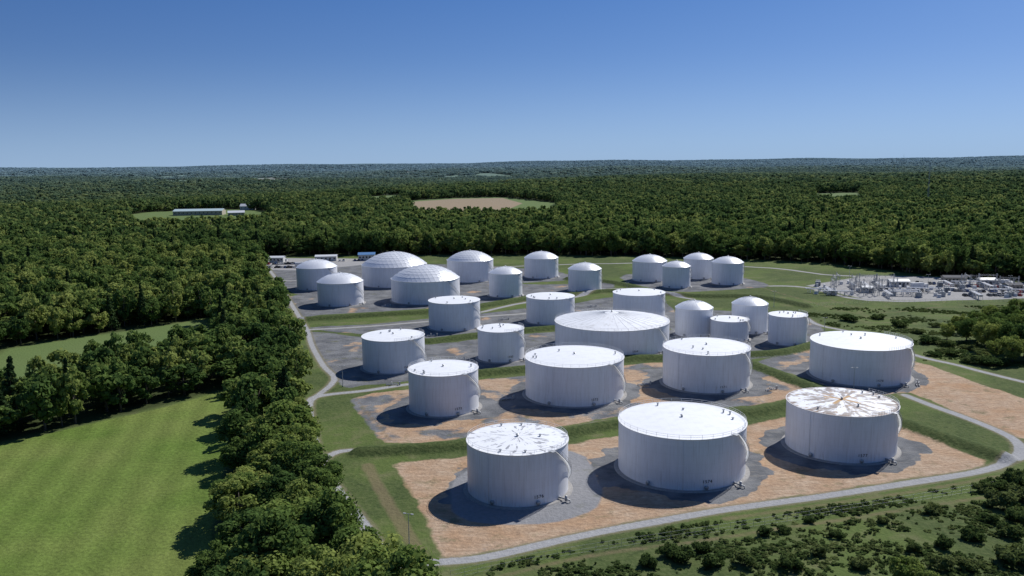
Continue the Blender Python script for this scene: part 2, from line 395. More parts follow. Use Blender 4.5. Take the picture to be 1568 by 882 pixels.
def scatter(name,pts,rot,scl,var,c):
    me=bpy.data.meshes.new(name);n=len(pts);me.vertices.add(n);me.vertices.foreach_set('co',pts.astype(np.float32).ravel())
    me.attributes.new('rot','FLOAT_VECTOR','POINT').data.foreach_set('vector',rot.astype(np.float32).ravel())
    me.attributes.new('scl','FLOAT_VECTOR','POINT').data.foreach_set('vector',scl.astype(np.float32).ravel())
    me.attributes.new('var','INT','POINT').data.foreach_set('value',var.astype(np.int32))
    o=place(name,me);t=bpy.data.node_groups.new(name,'GeometryNodeTree')
    t.interface.new_socket('Geometry',in_out='INPUT',socket_type='NodeSocketGeometry');t.interface.new_socket('Geometry',in_out='OUTPUT',socket_type='NodeSocketGeometry')
    a=t.nodes.new('NodeGroupInput');b=t.nodes.new('NodeGroupOutput');i=t.nodes.new('GeometryNodeInstanceOnPoints');ci=t.nodes.new('GeometryNodeCollectionInfo')
    ci.inputs['Collection'].default_value=c;ci.inputs['Separate Children'].default_value=True;ci.inputs['Reset Children'].default_value=True
    i.inputs['Pick Instance'].default_value=True;L=t.links.new
    L(a.outputs[0],i.inputs['Points']);L(ci.outputs[0],i.inputs['Instance']);L(i.outputs[0],b.inputs[0])
    for nm,ty,ip in (('rot','FLOAT_VECTOR','Rotation'),('scl','FLOAT_VECTOR','Scale'),('var','INT','Instance Index')):
        na=t.nodes.new('GeometryNodeInputNamedAttribute');na.data_type=ty;na.inputs['Name'].default_value=nm
        L(na.outputs[0],i.inputs[ip])
    md=o.modifiers.new('instances','NODES');md.node_group=t;return o
def grid_pts(r0,r1,sp,ang=.72):
    xm=r1*math.sin(ang);xx=np.arange(-xm,xm,sp);yy=np.arange(0,r1,sp);a,b=np.meshgrid(xx,yy);a=a.ravel();b=b.ravel()
    a=a+rng.uniform(-.45,.45,len(a))*sp;b=b+rng.uniform(-.45,.45,len(b))*sp
    r=np.hypot(a,b);k=(r>r0)&(r<=r1)&(np.abs(np.arctan2(a,b))<ang);return a[k],b[k]
def clear(a,b,m=2.5):
    k=(sdf(a,b,FARM,True)>m)&(sdf(a,b,MEADOW,True)>4.5)
    for _,p in FIELDS: k&=sdf(a,b,p,True)>3
    return k
def rs(n,sx,sz,vx=.22,vz=.2):
    h=rng.uniform(1-vx,1+vx,n)*sx;return np.c_[h,h,rng.uniform(1-vz,1+vz,n)*sz]
def rz(n): return np.c_[rng.uniform(-.06,.06,n),rng.uniform(-.06,.06,n),rng.uniform(0,6.28,n)]
a,b=grid_pts(105,900,8.8,.8);k=clear(a,b,3.5);a,b=a[k],b[k];r=np.hypot(a,b)
near=(r<262)&(a>-105)
for x_,y_ in zip(a[near],b[near]):
    s=random.choice((.60,.8,.95,1.05,1.2))*random.uniform(.9,1.1);place('deciduous_tree',random.choice(NEAR),(x_,y_,0),random.uniform(0,6.28),None,(s,s*random.uniform(.88,1.12),s*random.uniform(.8,1.0)*(1 if s<1 else .88)))
a,b,r=a[~near],b[~near],r[~near];n=len(a)
big=(.94+.22*sstep(300,700,r))
sc=rs(n,1,1,.34,.30);sc*=big[:,None]
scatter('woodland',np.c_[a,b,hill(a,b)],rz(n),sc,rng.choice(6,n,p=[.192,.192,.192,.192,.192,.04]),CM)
A_=[];R_=[];C_=[];V_=[]
for r0,r1,sp,sx,sz in ((900,2200,10.8,1.16,1.1),(2200,4500,18,1.85,1.1),(4500,13800,46,4.4,1.15)):
    a,b=grid_pts(r0,r1,sp,.64);k=clear(a,b);a,b=a[k],b[k];n=len(a)
    A_.append(np.c_[a,b,hill(a,b)-(0 if r0<4000 else 2)]);R_.append(rz(n)*np.array([1 if r0<4000 else .3,1 if r0<4000 else .3,1]));C_.append(rs(n,sx,sz,.34,.34));V_.append(rng.integers(0,5,n))
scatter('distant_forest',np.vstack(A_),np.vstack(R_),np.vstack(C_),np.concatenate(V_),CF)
BUSH=[tree_mesh('round_shrub_form',3.4,2.5,16,110,.36,500+i,'sh',SCRUB) for i in range(3)]
def at(x,y):
    X_,Y_=site(x,y);return (X_,Y_,0.)
for x_,y_,s in ((1425,785,1),(1490,825,1.1),(1447,838,.9),(1253,850,.9),(1170,820,.8),(1280,822,.7),(1045,858,1.2),(1140,866,1),(990,866,.9),(1530,775,1.5),(1500,752,1),(1560,800,1.3),(1480,872,1),(1200,815,.7),(1350,800,.6),(1095,868,1.1),(1550,862,1.6),(1320,870,.9),(1555,745,1.5),(1565,765,1.6),(1240,800,.6),(1400,845,.7),(1520,750,1.3),(1545,820,1.2),(1020,850,.9),(1075,845,.8),(1210,870,1.),(1440,870,1.),(1515,800,.8)):
    place('round_shrub',random.choice(BUSH),at(x_,y_),random.uniform(0,6),None,(s,s,s*random.uniform(.8,1.1)))
for x_,y_,s in ((1385,905,.5),(650,935,.42),(690,945,.46),(735,952,.44),(775,955,.38),(1420,925,.42),(1510,535,.8),(1545,540,.85),(1480,522,.7),(1568,548,.9),(1450,520,.5),(1530,512,.7),(1560,520,.8),(1575,545,.9),(1600,555,.9),(1620,530,.9),(1590,505,.9),(1495,505,.6),(1525,550,.6),(1500,520,.75),(1545,500,.7),(1470,510,.6),(1520,528,.8),(1550,555,.7),(1555,490,.7),(1515,495,.6)):
    place('deciduous_tree',random.choice(NEAR),at(x_,y_),random.uniform(0,6),None,(s*1.05,s*1.05,s))
for x_,y_ in ((1420,525),(1405,510),(1440,540),(1465,545),(1490,555),(1430,500),(1520,560),(1470,505),(1380,500),(1300,492),(1345,488),(1450,530),(1500,500),(1540,500),(1480,535),(1500,545),(1430,545)):
    s=random.uniform(.9,1.8);place('round_shrub',random.choice(BUSH),at(x_,y_),random.uniform(0,6),None,(s*1.3,s*1.3,s*.8))
n=100000;a=rng.uniform(-60,330,n);b=rng.uniform(140,520,n)
dmin=np.full(n,40.)
for w,p in ROADS.values(): dmin=np.minimum(dmin,sdf(a,b,p,False)-w)
for w,p in BASINS: dmin=np.minimum(dmin,sdf(a,b,p,True))
for p in LOTS: dmin=np.minimum(dmin,sdf(a,b,p,True))
for p in STRIPS[1:3]: dmin=np.minimum(dmin,sdf(a,b,p,False)+.6)
fr=ROADS['front'][1][:36];od=np.argsort(fr[:,0]);front=np.interp(a,fr[od,0],fr[od,1])
clump=np.sin(a/6+np.sin(b/9)*2)+np.sin(b/5+a/13)
k=(dmin>2.)&(((b<front-5)&(a>-5)&(clump+rng.normal(size=n)*1.>-.2))|((a>150)&(b>330)&(b<470)&(clump+rng.normal(size=n)*.5>.75)))
a,b=a[k],b[k];n=len(a);scatter('scrub_vegetation',np.c_[a,b,0*a],rz(n),rs(n,.64,.36,.6,.5),rng.integers(0,3,n),CS)
# ------------------------------------------------------------------ tank materials
def shell_mat():
    m=N('tank_shell_paint');o=m.n('ShaderNodeTexCoord').outputs['Object'];s=m.n('ShaderNodeSeparateXYZ',{0:o})
    ang=m.math('ARCTAN2',s.outputs[1],s.outputs[0]);rnd=m.n('ShaderNodeObjectInfo').outputs['Random']
    v=m.n('ShaderNodeCombineXYZ',{0:m.math('MULTIPLY',ang,16.),1:m.math('MULTIPLY',s.outputs[2],.09),2:m.math('MULTIPLY',rnd,50.)}).outputs[0]
    st=m.noise(v,1.3,4.,.65);c=m.mix(m.mr(st,.42,.70,0,.5),(.83,.845,.89),(.68,.68,.69))
    fr=m.math('FRACT',m.math('DIVIDE',s.outputs[2],2.35));ln=m.math('LESS_THAN',fr,.025);c=m.mix(m.math('MULTIPLY',ln,.18),c,(.5,.5,.5))
    crs=m.math('FLOOR',m.math('DIVIDE',s.outputs[2],2.35))
    va=m.math('FRACT',m.math('ADD',m.math('MULTIPLY',ang,2.2),m.math('MULTIPLY',crs,.37)));c=m.mix(m.math('MULTIPLY',m.math('LESS_THAN',va,.008),.18),c,(.5,.5,.5))
    va=m.math('FLOOR',m.math('ADD',m.math('MULTIPLY',ang,2.2),m.math('MULTIPLY',crs,.37)))
    wn=m.n('ShaderNodeTexWhiteNoise',{0:m.n('ShaderNodeCombineXYZ',{0:va,1:crs,2:rnd}).outputs[0]}).outputs[0];c=m.mul(c,m.mr(wn,0,1,.97,1.0))
    ru=m.math('MULTIPLY',m.mr(m.noise(v,3.,3.),.60,.74,0,.5),m.mr(s.outputs[2],0,7,1,0));c=m.mix(ru,c,(.34,.25,.18))
    dr=m.noise(m.n('ShaderNodeCombineXYZ',{0:m.math('MULTIPLY',ang,50.),1:m.math('MULTIPLY',s.outputs[2],.12),2:m.math('MULTIPLY',rnd,9.)}).outputs[0],1.,3.,.5)
    c=m.mix(m.mr(dr,.58,.70,0,.25),c,(.42,.38,.35))
    c=m.mix(m.mr(s.outputs[2],.5,0,0,.4),c,(.35,.30,.25))
    return m.out(c,.42,spec=.4)
SHELL=shell_mat()
def roof_mat(name,mode):
    m=N(name);o=m.n('ShaderNodeTexCoord').outputs['Object'];s=m.n('ShaderNodeSeparateXYZ',{0:o})
    ang=m.math('ARCTAN2',s.outputs[1],s.outputs[0]);rad=m.n('ShaderNodeVectorMath',{0:m.n('ShaderNodeCombineXYZ',{0:s.outputs[0],1:s.outputs[1]}).outputs[0]},operation='LENGTH').outputs['Value']
    n1=m.noise(o,.35,4.,.6);c=m.mix(m.mr(n1,.45,.75,0,.45),(.80,.815,.84),(.62,.62,.62))
    if mode=='clean':
        seam=m.math('LESS_THAN',m.math('FRACT',m.math('MULTIPLY',s.outputs[0],.42)),.03);c=m.mix(m.math('MULTIPLY',seam,.18),c,(.5,.5,.5))
    if mode in('streak','rust','soft'):
        v=m.n('ShaderNodeCombineXYZ',{0:m.math('COSINE',ang),1:m.math('SINE',ang),2:m.math('MULTIPLY',rad,.03)}).outputs[0]
        a=m.noise(v,{'streak':7.,'rust':4.,'soft':7.}[mode],4.,.6);a=m.math('ADD',a,m.math('MULTIPLY',m.math('SUBTRACT',m.noise(o,.5,5.),.5),.45))
        if mode=='streak': c=m.mix(m.mr(a,.56,.62,0,.8),c,(.20,.20,.22))
        elif mode=='soft': c=m.mix(m.mr(a,.56,.66,0,.4),c,(.40,.38,.36))
        else:
            c=m.mix(m.mr(a,.46,.56,0,.85),c,(.17,.12,.085));c=m.mix(m.mr(m.noise(o,.6,5.),.58,.64,0,.8),c,(.36,.22,.10))
            c=m.mix(m.mr(m.math('ADD',rad,m.math('MULTIPLY',a,5.)),16.6,17.4,0,.75),c,(.17,.10,.06))
            cr=m.math('MINIMUM',m.math('ABSOLUTE',m.math('ADD',s.outputs[0],s.outputs[1])),m.math('ABSOLUTE',m.math('SUBTRACT',s.outputs[0],s.outputs[1])))
            k=m.math('MULTIPLY',m.math('LESS_THAN',cr,.8),m.math('LESS_THAN',rad,5.5));c=m.mix(k,c,(.42,.24,.07))
    if mode=='alu': c=m.mix(n1,(.74,.75,.78),(.84,.85,.87))
    return m.out(c,.5 if mode!='alu' else .35,0. if mode!='alu' else .15,spec=.45)
RM={k:roof_mat('tank_roof_'+k,k) for k in('clean','streak','rust','soft','alu')}
STEEL=simple('galvanised_steel',(.42,.43,.44),.5,.3,.1)
RIB=simple('aluminium_rib',(.66,.67,.69),.5,.1,.05)
WHITEP=simple('white_painted_steel',(.70,.70,.70),.5,0,.08)
CONC=simple('concrete_ring',(.30,.29,.28),.9,0,.15)
BLACK=simple('black_lettering',(.03,.03,.03),.7)
NUM=dict(A='1576',B='1574',C='1577',D='1573',E='1572',F='1571',G='1578',H='1569',I='1583',J='1568')
def tank_obj(n,cx,cy,R,h,ty):
    e=bpy.data.objects.new('fuel_storage_tank',None);S.collection.objects.link(e);e.location=(cx,cy,0)
    nears=cy<400;ns=128 if nears else 72
    mb=MB();mb.cyl((0,0),R,R,0,h,ns,0,False);mb.obj('shell',[SHELL],e,True)
    mb=MB();mb.cyl((0,0),R+1.3,R+1.0,-.1,.22,ns);mb.obj('foundation_ring',[CONC],e)
    rise={'flat':.045*R,'low':.15*R,'cone':.36*R,'dome':.38*R}[ty]
    mb=MB()
    def zc(r):
        if ty in('flat','low'): return h+rise*(1-r/R)
        Rs=(R*R+rise*rise)/(2*rise);return h+math.sqrt(max(Rs*Rs-r*r,0))-(Rs-rise)
    if ty=='dome':
        nr=8;vs=[(0,0,zc(0))];st=[0]
        for i in range(1,nr+1):
            st.append(len(vs));k=6*i
            for j in range(k):
                a=2*math.pi*j/k;rr=R*i/nr;vs.append((rr*math.cos(a),rr*math.sin(a),zc(rr)))
        f=[];ed=set()
        for i in range(1,nr+1):
            k=6*i;k0=6*(i-1)
            for sct in range(6):
                for j in range(i):
                    o0=st[i]+(sct*i+j)%k;o1=st[i]+(sct*i+j+1)%k
                    i0=(st[i-1]+(sct*(i-1)+j)%k0) if k0 else 0
                    f.append((i0,o0,o1));ed|={(i0,o0),(o0,o1),(i0,o1)}
                    if j<i-1:
                        i1=st[i-1]+(sct*(i-1)+j+1)%k0;f.append((i0,o1,i1))
        mb.add(vs,f,0);mb.obj('geodesic_dome_roof',[RM['alu']],e)
        mb=MB()
        for p,q_ in ed: mb.tube([Vector(vs[p])+Vector((0,0,.02)),Vector(vs[q_])+Vector((0,0,.02))],.06,4)
        mb.obj('dome_ribs',[RIB],e)
    else:
        nr=2 if ty=='flat' else 6;vs=[];f=[]
        for i in range(1,nr+1): vs+=[((R+.12)*i/nr*math.cos(2*math.pi*j/ns),(R+.12)*i/nr*math.sin(2*math.pi*j/ns),zc(min(R,(R)*i/nr))+.01) for j in range(ns)]
        vs.append((0,0,zc(0)+.01));c=len(vs)-1
        for j in range(ns):
            f.append((c,j,(j+1)%ns))
            for i in range(nr-1): f.append((i*ns+j,(i+1)*ns+j,(i+1)*ns+(j+1)%ns,i*ns+(j+1)%ns))
        mb.add(vs,f,0);mat=RM['clean']
        if n=='A': mat=RM['streak']
        elif n=='C': mat=RM['rust']
        elif ty=='low': mat=RM['soft']
        elif ty=='cone': mat=RM['alu']
        mb.obj('roof',[mat],e,True)
        if ty in('cone','low'):
            mb=MB();k=20 if ty=='cone' else 36
            for j in range(k):
                a=2*math.pi*j/k;mb.tube([(r_*math.cos(a),r_*math.sin(a),zc(r_)+.05) for r_ in (R*.12,R*.4,R*.7,R*.99)],.09 if ty=='cone' else .05,4)
            mb.obj('roof_ribs',[RIB if ty=='cone' else WHITEP],e)
    mb=MB();mb.tube([((R+.1)*math.cos(t),(R+.1)*math.sin(t),h-.06) for t in np.linspace(0,2*np.pi,ns+1)[:-1]],.13,4,0,True);
    mb.obj('top_rim_angle',[WHITEP],e)
    mb=MB();rr=random.Random(n)
    mb.cyl((0,0),.3,.3,zc(0)-.1,zc(0)+.5,12);mb.cyl((0,0),.5,.2,zc(0)+.5,zc(0)+.7,12)
    if ty=='flat':
        for j in range(5):
            a=rr.uniform(0,6.28);q_=R*rr.choice((.45,.8,.85));x_,y_=q_*math.cos(a),q_*math.sin(a);z_=zc(q_);hh=rr.uniform(.4,.9)
            mb.cyl((x_,y_),.22,.22,z_-.1,z_+hh,10);mb.cyl((x_,y_),.4,.35,z_+hh,z_+hh+.15,10)
    mb.obj('roof_vents',[STEEL],e)
    if ty in('flat','low') and nears:
        mb=MB();k=int(R*2.2)
        if n in('A','B','E','J','F','D'): a0,a1=0,2*np.pi
        else: a0,a1=math.radians(-80),math.radians(40)
        T=np.linspace(a0,a1,k*2)
        for z_ in (.55,1.1): mb.tube([((R-.1)*math.cos(t),(R-.1)*math.sin(t),h+z_) for t in T],.035,4)
        for t in T[::2]: mb.tube([((R-.1)*math.cos(t),(R-.1)*math.sin(t),h),((R-.1)*math.cos(t),(R-.1)*math.sin(t),h+1.1)],.04,4)
        mb.obj('roof_railing',[WHITEP],e)
    t0=math.radians(-47);arc=1.15*h/R;k=int(h/.25);mb=MB();pi=[];po=[];pr=[];prr=[]
    for j in range(k+1):
        t=t0+arc*(1-j/k);z_=h*j/k;ca,sa=math.cos(t),math.sin(t)
        pi.append(((R+.10)*ca,(R+.10)*sa,z_));po.append(((R+.85)*ca,(R+.85)*sa,z_));pr.append(((R+.85)*ca,(R+.85)*sa,z_+1.05));prr.append(((R+.85)*ca,(R+.85)*sa,z_+.55))
        if j<k and nears:
            t2=t-arc/k;c2,s2=math.cos(t2),math.sin(t2)
            mb.add([((R+.1)*ca,(R+.1)*sa,z_+.12),((R+.85)*ca,(R+.85)*sa,z_+.12),((R+.85)*c2,(R+.85)*s2,z_+.12),((R+.1)*c2,(R+.1)*s2,z_+.12)],[(0,1,2,3)])
        if j%5==0: mb.tube([po[-1],pr[-1]],.03,4)
    for L_,w in ((po,.07),(pi,.06),(pr,.035),(prr,.03)): mb.tube(L_,w,4)
    o=len(po);mb.add([(x_,y_,z_-.1) for x_,y_,z_ in po]+[(x_,y_,z_+.12) for x_,y_,z_ in po],[(j,j+1,o+j+1,o+j) for j in range(o-1)])
    ca,sa=math.cos(t0-.06),math.sin(t0-.06);mb.box(((R+.3)*ca,(R+.3)*sa,h+.02),(1.8,1.4,.12),0,t0)
    mb.obj('spiral_staircase',[STEEL],e)
    mb=MB();fa=math.atan2(-cy,-cx)
    for da,r_,z_ in ((.38,.45,1.0),(-.5,.45,1.0),(.9,.25,.7)):
        ca,sa=math.cos(fa+da),math.sin(fa+da);mb.tube([((R-.05)*ca,(R-.05)*sa,z_),((R+.45)*ca,(R+.45)*sa,z_)],r_,12);mb.tube([((R+.40)*ca,(R+.40)*sa,z_),((R+.5)*ca,(R+.5)*sa,z_)],r_*1.3,12)
    ca,sa=math.cos(fa+.9),math.sin(fa+.9)
    mb.tube([((R+.4)*ca,(R+.4)*sa,.7),((R+3.4)*ca,(R+3.4)*sa,.7),((R+3.4)*ca,(R+3.4)*sa,-.3)],.2,8);mb.cyl(((R+2.2)*ca,(R+2.2)*sa),.35,.35,.3,1.6,10)
    mb.obj('nozzles_and_pipe',[STEEL],e,True)
    if nears:
        mb=MB();da=rr.uniform(-.9,.2);ca,sa=math.cos(fa+da),math.sin(fa+da);mb.tube([((R+.16)*ca,(R+.16)*sa,.1),((R+.16)*ca,(R+.16)*sa,h-.5)],.05,6)
        mb.obj('riser_pipe',[WHITEP],e,True)
    if n in NUM:
        cu=bpy.data.curves.new('tank_number','FONT');cu.body=NUM[n];cu.size=1.15;cu.extrude=.02;cu.align_x='CENTER';cu.space_character=1.2;cu.materials.append(BLACK)
        t=fa+.40;to=bpy.data.objects.new('tank_number',cu);S.collection.objects.link(to);to.parent=e
        to.location=((R+.07)*math.cos(t),(R+.07)*math.sin(t),2.1);to.rotation_euler=(math.pi/2,0,t+math.pi/2)
for t in TANKS: tank_obj(*t)
# ------------------------------------------------------------------ valve stations
def valve_mesh():
    mb=MB()
    for y_ in (-.6,.6):
        mb.tube([(-3,y_,.6),(3,y_,.6)],.18,8);mb.tube([(-3,y_,.6),(-3,y_,-.2)],.18,8);mb.tube([(3,y_,.6),(3,y_,-.2)],.18,8)
        mb.cyl((0,y_),.3,.3,.3,1.2,10);mb.cyl((0,y_),.06,.06,1.2,1.7,6);mb.cyl((0,y_),.35,.35,1.7,1.76,12)
    mb.box((4.2,0,.9),(.9,.6,1.6))
    return mb.mesh('valve_station',[STEEL])
VM=valve_mesh()
for x_,y_,r_ in ((775,612,.4),(985,590,.3),(1180,598,.5),(700,552,.2),(1405,590,1.2),(600,590,.1),(905,470,.1),(770,490,.1),(590,470,.2),(1010,440,.2),(660,515,.1)):
    place('valve_station',VM,at(x_,y_),r_,None,(.7,.7,.8))
# ------------------------------------------------------------------ fences and poles
def fence(name,s,hh=1.8,step=3.,z=None):
    p=smooth_line(line(s),False,8);mb=MB();seg=np.hypot(*np.diff(p,axis=0).T);cum=np.r_[0,np.cumsum(seg)]
    q_=np.arange(0,cum[-1],step);px=np.interp(q_,cum,p[:,0]);py=np.interp(q_,cum,p[:,1])
    for x_,y_ in zip(px,py): mb.tube([(x_,y_,-.2),(x_,y_,hh)],.04,4)
    for zz in (hh,hh*.5,.15): mb.tube([(x_,y_,zz) for x_,y_ in zip(px,py)],.02,4)
    mb.obj(name,[STEEL])
fence('chain_link_fence',"690,887 860,852 1280,787 1568,740 1700,717")
fence('chain_link_fence',"1240,470 1330,464 1500,463 1568,461")
def lamp(x,y,h=11):
    X_,Y_=site(x,y);mb=MB();mb.cyl((0,0),.14,.07,0,h,8);mb.tube([(-.9,0,h),(.9,0,h)],.05,4);mb.box((-.9,0,h-.02),(.6,.35,.18));mb.box((.9,0,h-.02),(.6,.35,.18));mb.cyl((0,0),.3,.3,-.1,.4,8)
    mb.obj('floodlight_pole',[STEEL],None,False,(X_,Y_,0),random.uniform(-.4,.4))
for x_,y_,h in ((627,847,9),(1307,600,9),(525,592,8),(1262,515,9),(1185,470,9),(960,455,9),(1420,450,12),(1545,452,12),(1300,440,14),(480,415,10)): lamp(x_,y_,h)
# ------------------------------------------------------------------ vehicles
CARM=[simple('car_paint_'+n,c,.3,0,.03) for n,c in (('white',(.75,.75,.75)),('silver',(.45,.46,.48)),('black',(.03,.03,.035)),('blue',(.05,.10,.25)),('red',(.35,.03,.03)),('grey',(.16,.165,.17)))]
GLASS=simple('window_glass',(.03,.04,.05),.1);TYRE=simple('tyre_rubber',(.02,.02,.02),.9)
def car_mesh(pm,kind):
    mb=MB()
    if kind=='car':
        mb.box((0,0,.62),(4.5,1.8,.62),0,0,.97);mb.box((-.15,0,1.2),(2.7,1.62,.55),1,0,.7,.86);mb.box((-.2,0,1.49),(1.8,1.35,.06),0)
    elif kind=='pickup':
        mb.box((0,0,.8),(5.5,1.95,.7),0,0,.98);mb.box((.5,0,1.47),(2.1,1.75,.66),1,0,.75,.88);mb.box((.5,0,1.82),(1.5,1.5,.06),0);mb.box((-1.7,0,1.16),(1.9,1.5,.05),2)
    else:
        mb.box((-.3,0,2.1),(8.,2.5,2.7),0);mb.box((4.9,0,1.5),(1.9,2.3,2.0),0,0,.85);mb.box((5.65,0,2.0),(.3,1.9,.7),1);mb.box((1,0,.6),(9.5,1.2,.3),2)
    L=dict(car=(1.4,.33,.85),pickup=(1.75,.4,.92),truck=(4.2,.5,1.1))[kind]
    for sx in (-1,1):
        for sy in (-1,1): mb.tube([(sx*L[0],sy*L[2]-.12,L[1]),(sx*L[0],sy*L[2]+.12,L[1])],L[1],12,2)
    return mb.mesh('vehicle_body',[pm,GLASS,TYRE])
CARS=[car_mesh(m,'car') for m in CARM]+[car_mesh(CARM[i],'pickup') for i in (0,1,2)];TRK=[car_mesh(CARM[0],'truck')]
def rowcars(x0,y0,x1,y1,n,fill=.85):
    a=np.array(site(x0,y0));b=np.array(site(x1,y1));d=math.atan2(*(b-a)[::-1])
    for i in range(n):
        if random.random()<fill:
            p=a+(b-a)*i/(n-1);k=random.randrange(len(CARS));place('parked_car' if k<6 else 'parked_pickup_truck',CARS[k],(p[0],p[1],0),d+math.pi/2+random.uniform(-.05,.05))
rowcars(1440,438,1568,441,22);rowcars(1450,446,1568,448,20);rowcars(1340,445,1420,446,10,.6);rowcars(1470,453,1568,453,14,.7);rowcars(1380,434,1430,435,9)
rowcars(408,405,470,404,18);rowcars(410,410,455,410,11);rowcars(480,401,555,399,14,.7)
for x_,y_ in ((1405,441),(1535,436),(460,408),(430,400)): place('box_truck',TRK[0],at(x_,y_),random.uniform(-.3,.3))
# ------------------------------------------------------------------ buildings
WALL=[simple('painted_wall_white',(.55,.55,.54),.8,0,.06),simple('painted_wall_beige',(.42,.38,.31),.8,0,.08)]
ROOFM=[simple('metal_roof_white',(.58,.60,.62),.5,0,.06),simple('shingle_roof_grey',(.12,.12,.13),.9,0,.15),simple('metal_roof_blue',(.10,.22,.42),.5,0,.08),simple('metal_roof_pale_green',(.40,.50,.52),.5,0,.06)]
DOOR=simple('door_paint',(.12,.12,.13),.6)
def building(name,x,y,z,rzv,L,W,h,rise,wm,rm,nw=4,base=0.):
    e=bpy.data.objects.new(name,None);S.collection.objects.link(e);e.location=(x,y,z);e.rotation_euler=(0,0,rzv)
    mb=MB();l,w=L/2,W/2
    mb.add([(-l,-w,-1),(l,-w,-1),(l,w,-1),(-l,w,-1),(-l,-w,h),(l,-w,h),(l,w,h),(-l,w,h),(-l,0,h+rise),(l,0,h+rise)],[(0,1,5,4),(2,3,7,6),(1,2,6,9,5),(3,0,4,8,7)],0);mb.obj('walls',[wm],e)
    mb=MB();o=.5;k=rise/w
    for s in (-1,1):
        mb.add([(-l-o,s*(w+o),h-k*o+.05),(l+o,s*(w+o),h-k*o+.05),(l+o,0,h+rise+.05),(-l-o,0,h+rise+.05),(-l-o,s*(w+o),h-k*o+.25),(l+o,s*(w+o),h-k*o+.25),(l+o,0,h+rise+.25),(-l-o,0,h+rise+.25)],[(0,1,2,3),(4,5,6,7),(0,1,5,4),(1,2,6,5),(0,3,7,4)],0)
    mb.obj('roof',[rm],e)
    mb=MB()
    for i in range(nw):
        xx=-l+L*(i+.5)/nw
        for s in (-1,1): mb.box((xx,s*w,h*.58),(min(1.4,L/nw*.5),.08,h*.3),0)
    mb.obj('windows',[GLASS],e)
    mb=MB();mb.box((L*.18,-w,1.1),(1.3,.14,2.2),0);mb.box((-l,0,h*.35),(.14,W*.3,h*.7),0);mb.obj('doors',[DOOR],e);return e
def bld(name,px,py,*a,**k):
    x,y=site(px,py,0);z=float(hill(np.array([x]),np.array([y]))[0]);return building(name,x,y,z,*a,**k)
bld('warehouse_building',306,329,.08,80,26,7,3.,WALL[1],ROOFM[3],12)
bld('barn_building',362,330,.3,26,14,5,3,WALL[1],ROOFM[0],5)
bld('office_building',1375,438,-.1,12,7,3.5,1,WALL[0],ROOFM[0],5)
bld('office_building',1460,432,-.15,14,7,3.5,1,WALL[1],ROOFM[1],6)
bld('control_building',1510,436,-.1,10,6,3.5,1.,WALL[0],ROOFM[0],4)
bld('control_building',1328,447,-.2,7,5,3.2,.7,WALL[0],ROOFM[0],3)
bld('maintenance_shed',1550,444,.1,10,6,3.5,1.,WALL[1],ROOFM[1],4)
bld('maintenance_shed',562,398,.1,14,9,5,1.5,WALL[0],ROOFM[2],5)
bld('office_building',500,399,.1,18,9,4,1.,WALL[0],ROOFM[0],5)
bld('office_building',425,401,.0,12,8,4,1.,WALL[0],ROOFM[0],4)
for x_,y_ in ((150,281),(265,311),(322,279),(752,296),(768,298),(1085,303),(1100,302),(90,268),(455,281),(175,272),(60,285),(1260,281),(845,305),(1500,275)):
    bld('farm_house',x_,y_-1,random.uniform(0,3),random.uniform(12,20),9,6,3,random.choice(WALL[:2]),random.choice(ROOFM[:2]),4)
for x_,y_ in ((740,300),(240,316),(380,322),(1070,304)):
    bld('barn_building',x_,y_-1,random.uniform(-.5,.5),26,13,7,4,WALL[0],ROOFM[0],4)
# ------------------------------------------------------------------ substation
def gantry():
    mb=MB()
    for sx in (-6,6):
        for ox,oy in ((-.5,-.5),(.5,-.5),(.5,.5),(-.5,.5)): mb.tube([(sx+ox,oy,0),(sx+ox*.3,oy*.3,11)],.09,4)
        for k in range(7): z=k*1.5;mb.tube([(sx-.5,-.5,z),(sx+.45,-.4,z+1.5)],.05,4);mb.tube([(sx+.5,.5,z),(sx-.45,.4,z+1.5)],.05,4)
    for oy,oz in ((-.4,9),(.4,9),(0,9.8)): mb.tube([(-6.5,oy,oz),(6.5,oy,oz)],.08,4)
    for k in range(9): mb.tube([(-6+k*1.5,-.4,9),(-5.25+k*1.5,0,9.8),(-4.5+k*1.5,.4,9)],.04,4)
    for k in (-4,0,4): mb.cyl((k,0),.14,.14,7.6,9,6);mb.tube([(k,0,7.6),(k,-7,6.5)],.04,4)
    return mb.mesh('steel_gantry',[STEEL])
def transformer():
    mb=MB();mb.box((0,0,1.7),(3.2,2.,2.6));
    for k in range(7): mb.box((-1.4+k*.46,1.35,1.6),(.12,.6,2.));mb.box((-1.4+k*.46,-1.35,1.6),(.12,.6,2.))
    for k in (-1,0,1): mb.cyl((k,.3),.16,.1,3.,4.6,8);
    mb.tube([(-1.4,-.5,3.7),(1.4,-.5,3.7)],.35,10);mb.box((0,0,.2),(4,3.4,.4));return mb.mesh('transformer_body',[STEEL])
def rack():
    mb=MB()
    for k in range(6):
        for s in (-1.2,1.2): mb.tube([(k*3-7.5,s,0),(k*3-7.5,s,2.6)],.09,4)
        mb.tube([(k*3-7.5,-1.3,2.6),(k*3-7.5,1.3,2.6)],.09,4)
    for s in (-.9,-.3,.3,.9): mb.tube([(-9,s,2.85),(9,s,2.85)],.2,8)
    for k in (-6,-1,4): mb.cyl((k,.5),.3,.3,.0,2.,8);mb.cyl((k,.5),.5,.5,2.,2.2,8)
    return mb.mesh('pipe_rack',[WHITEP])
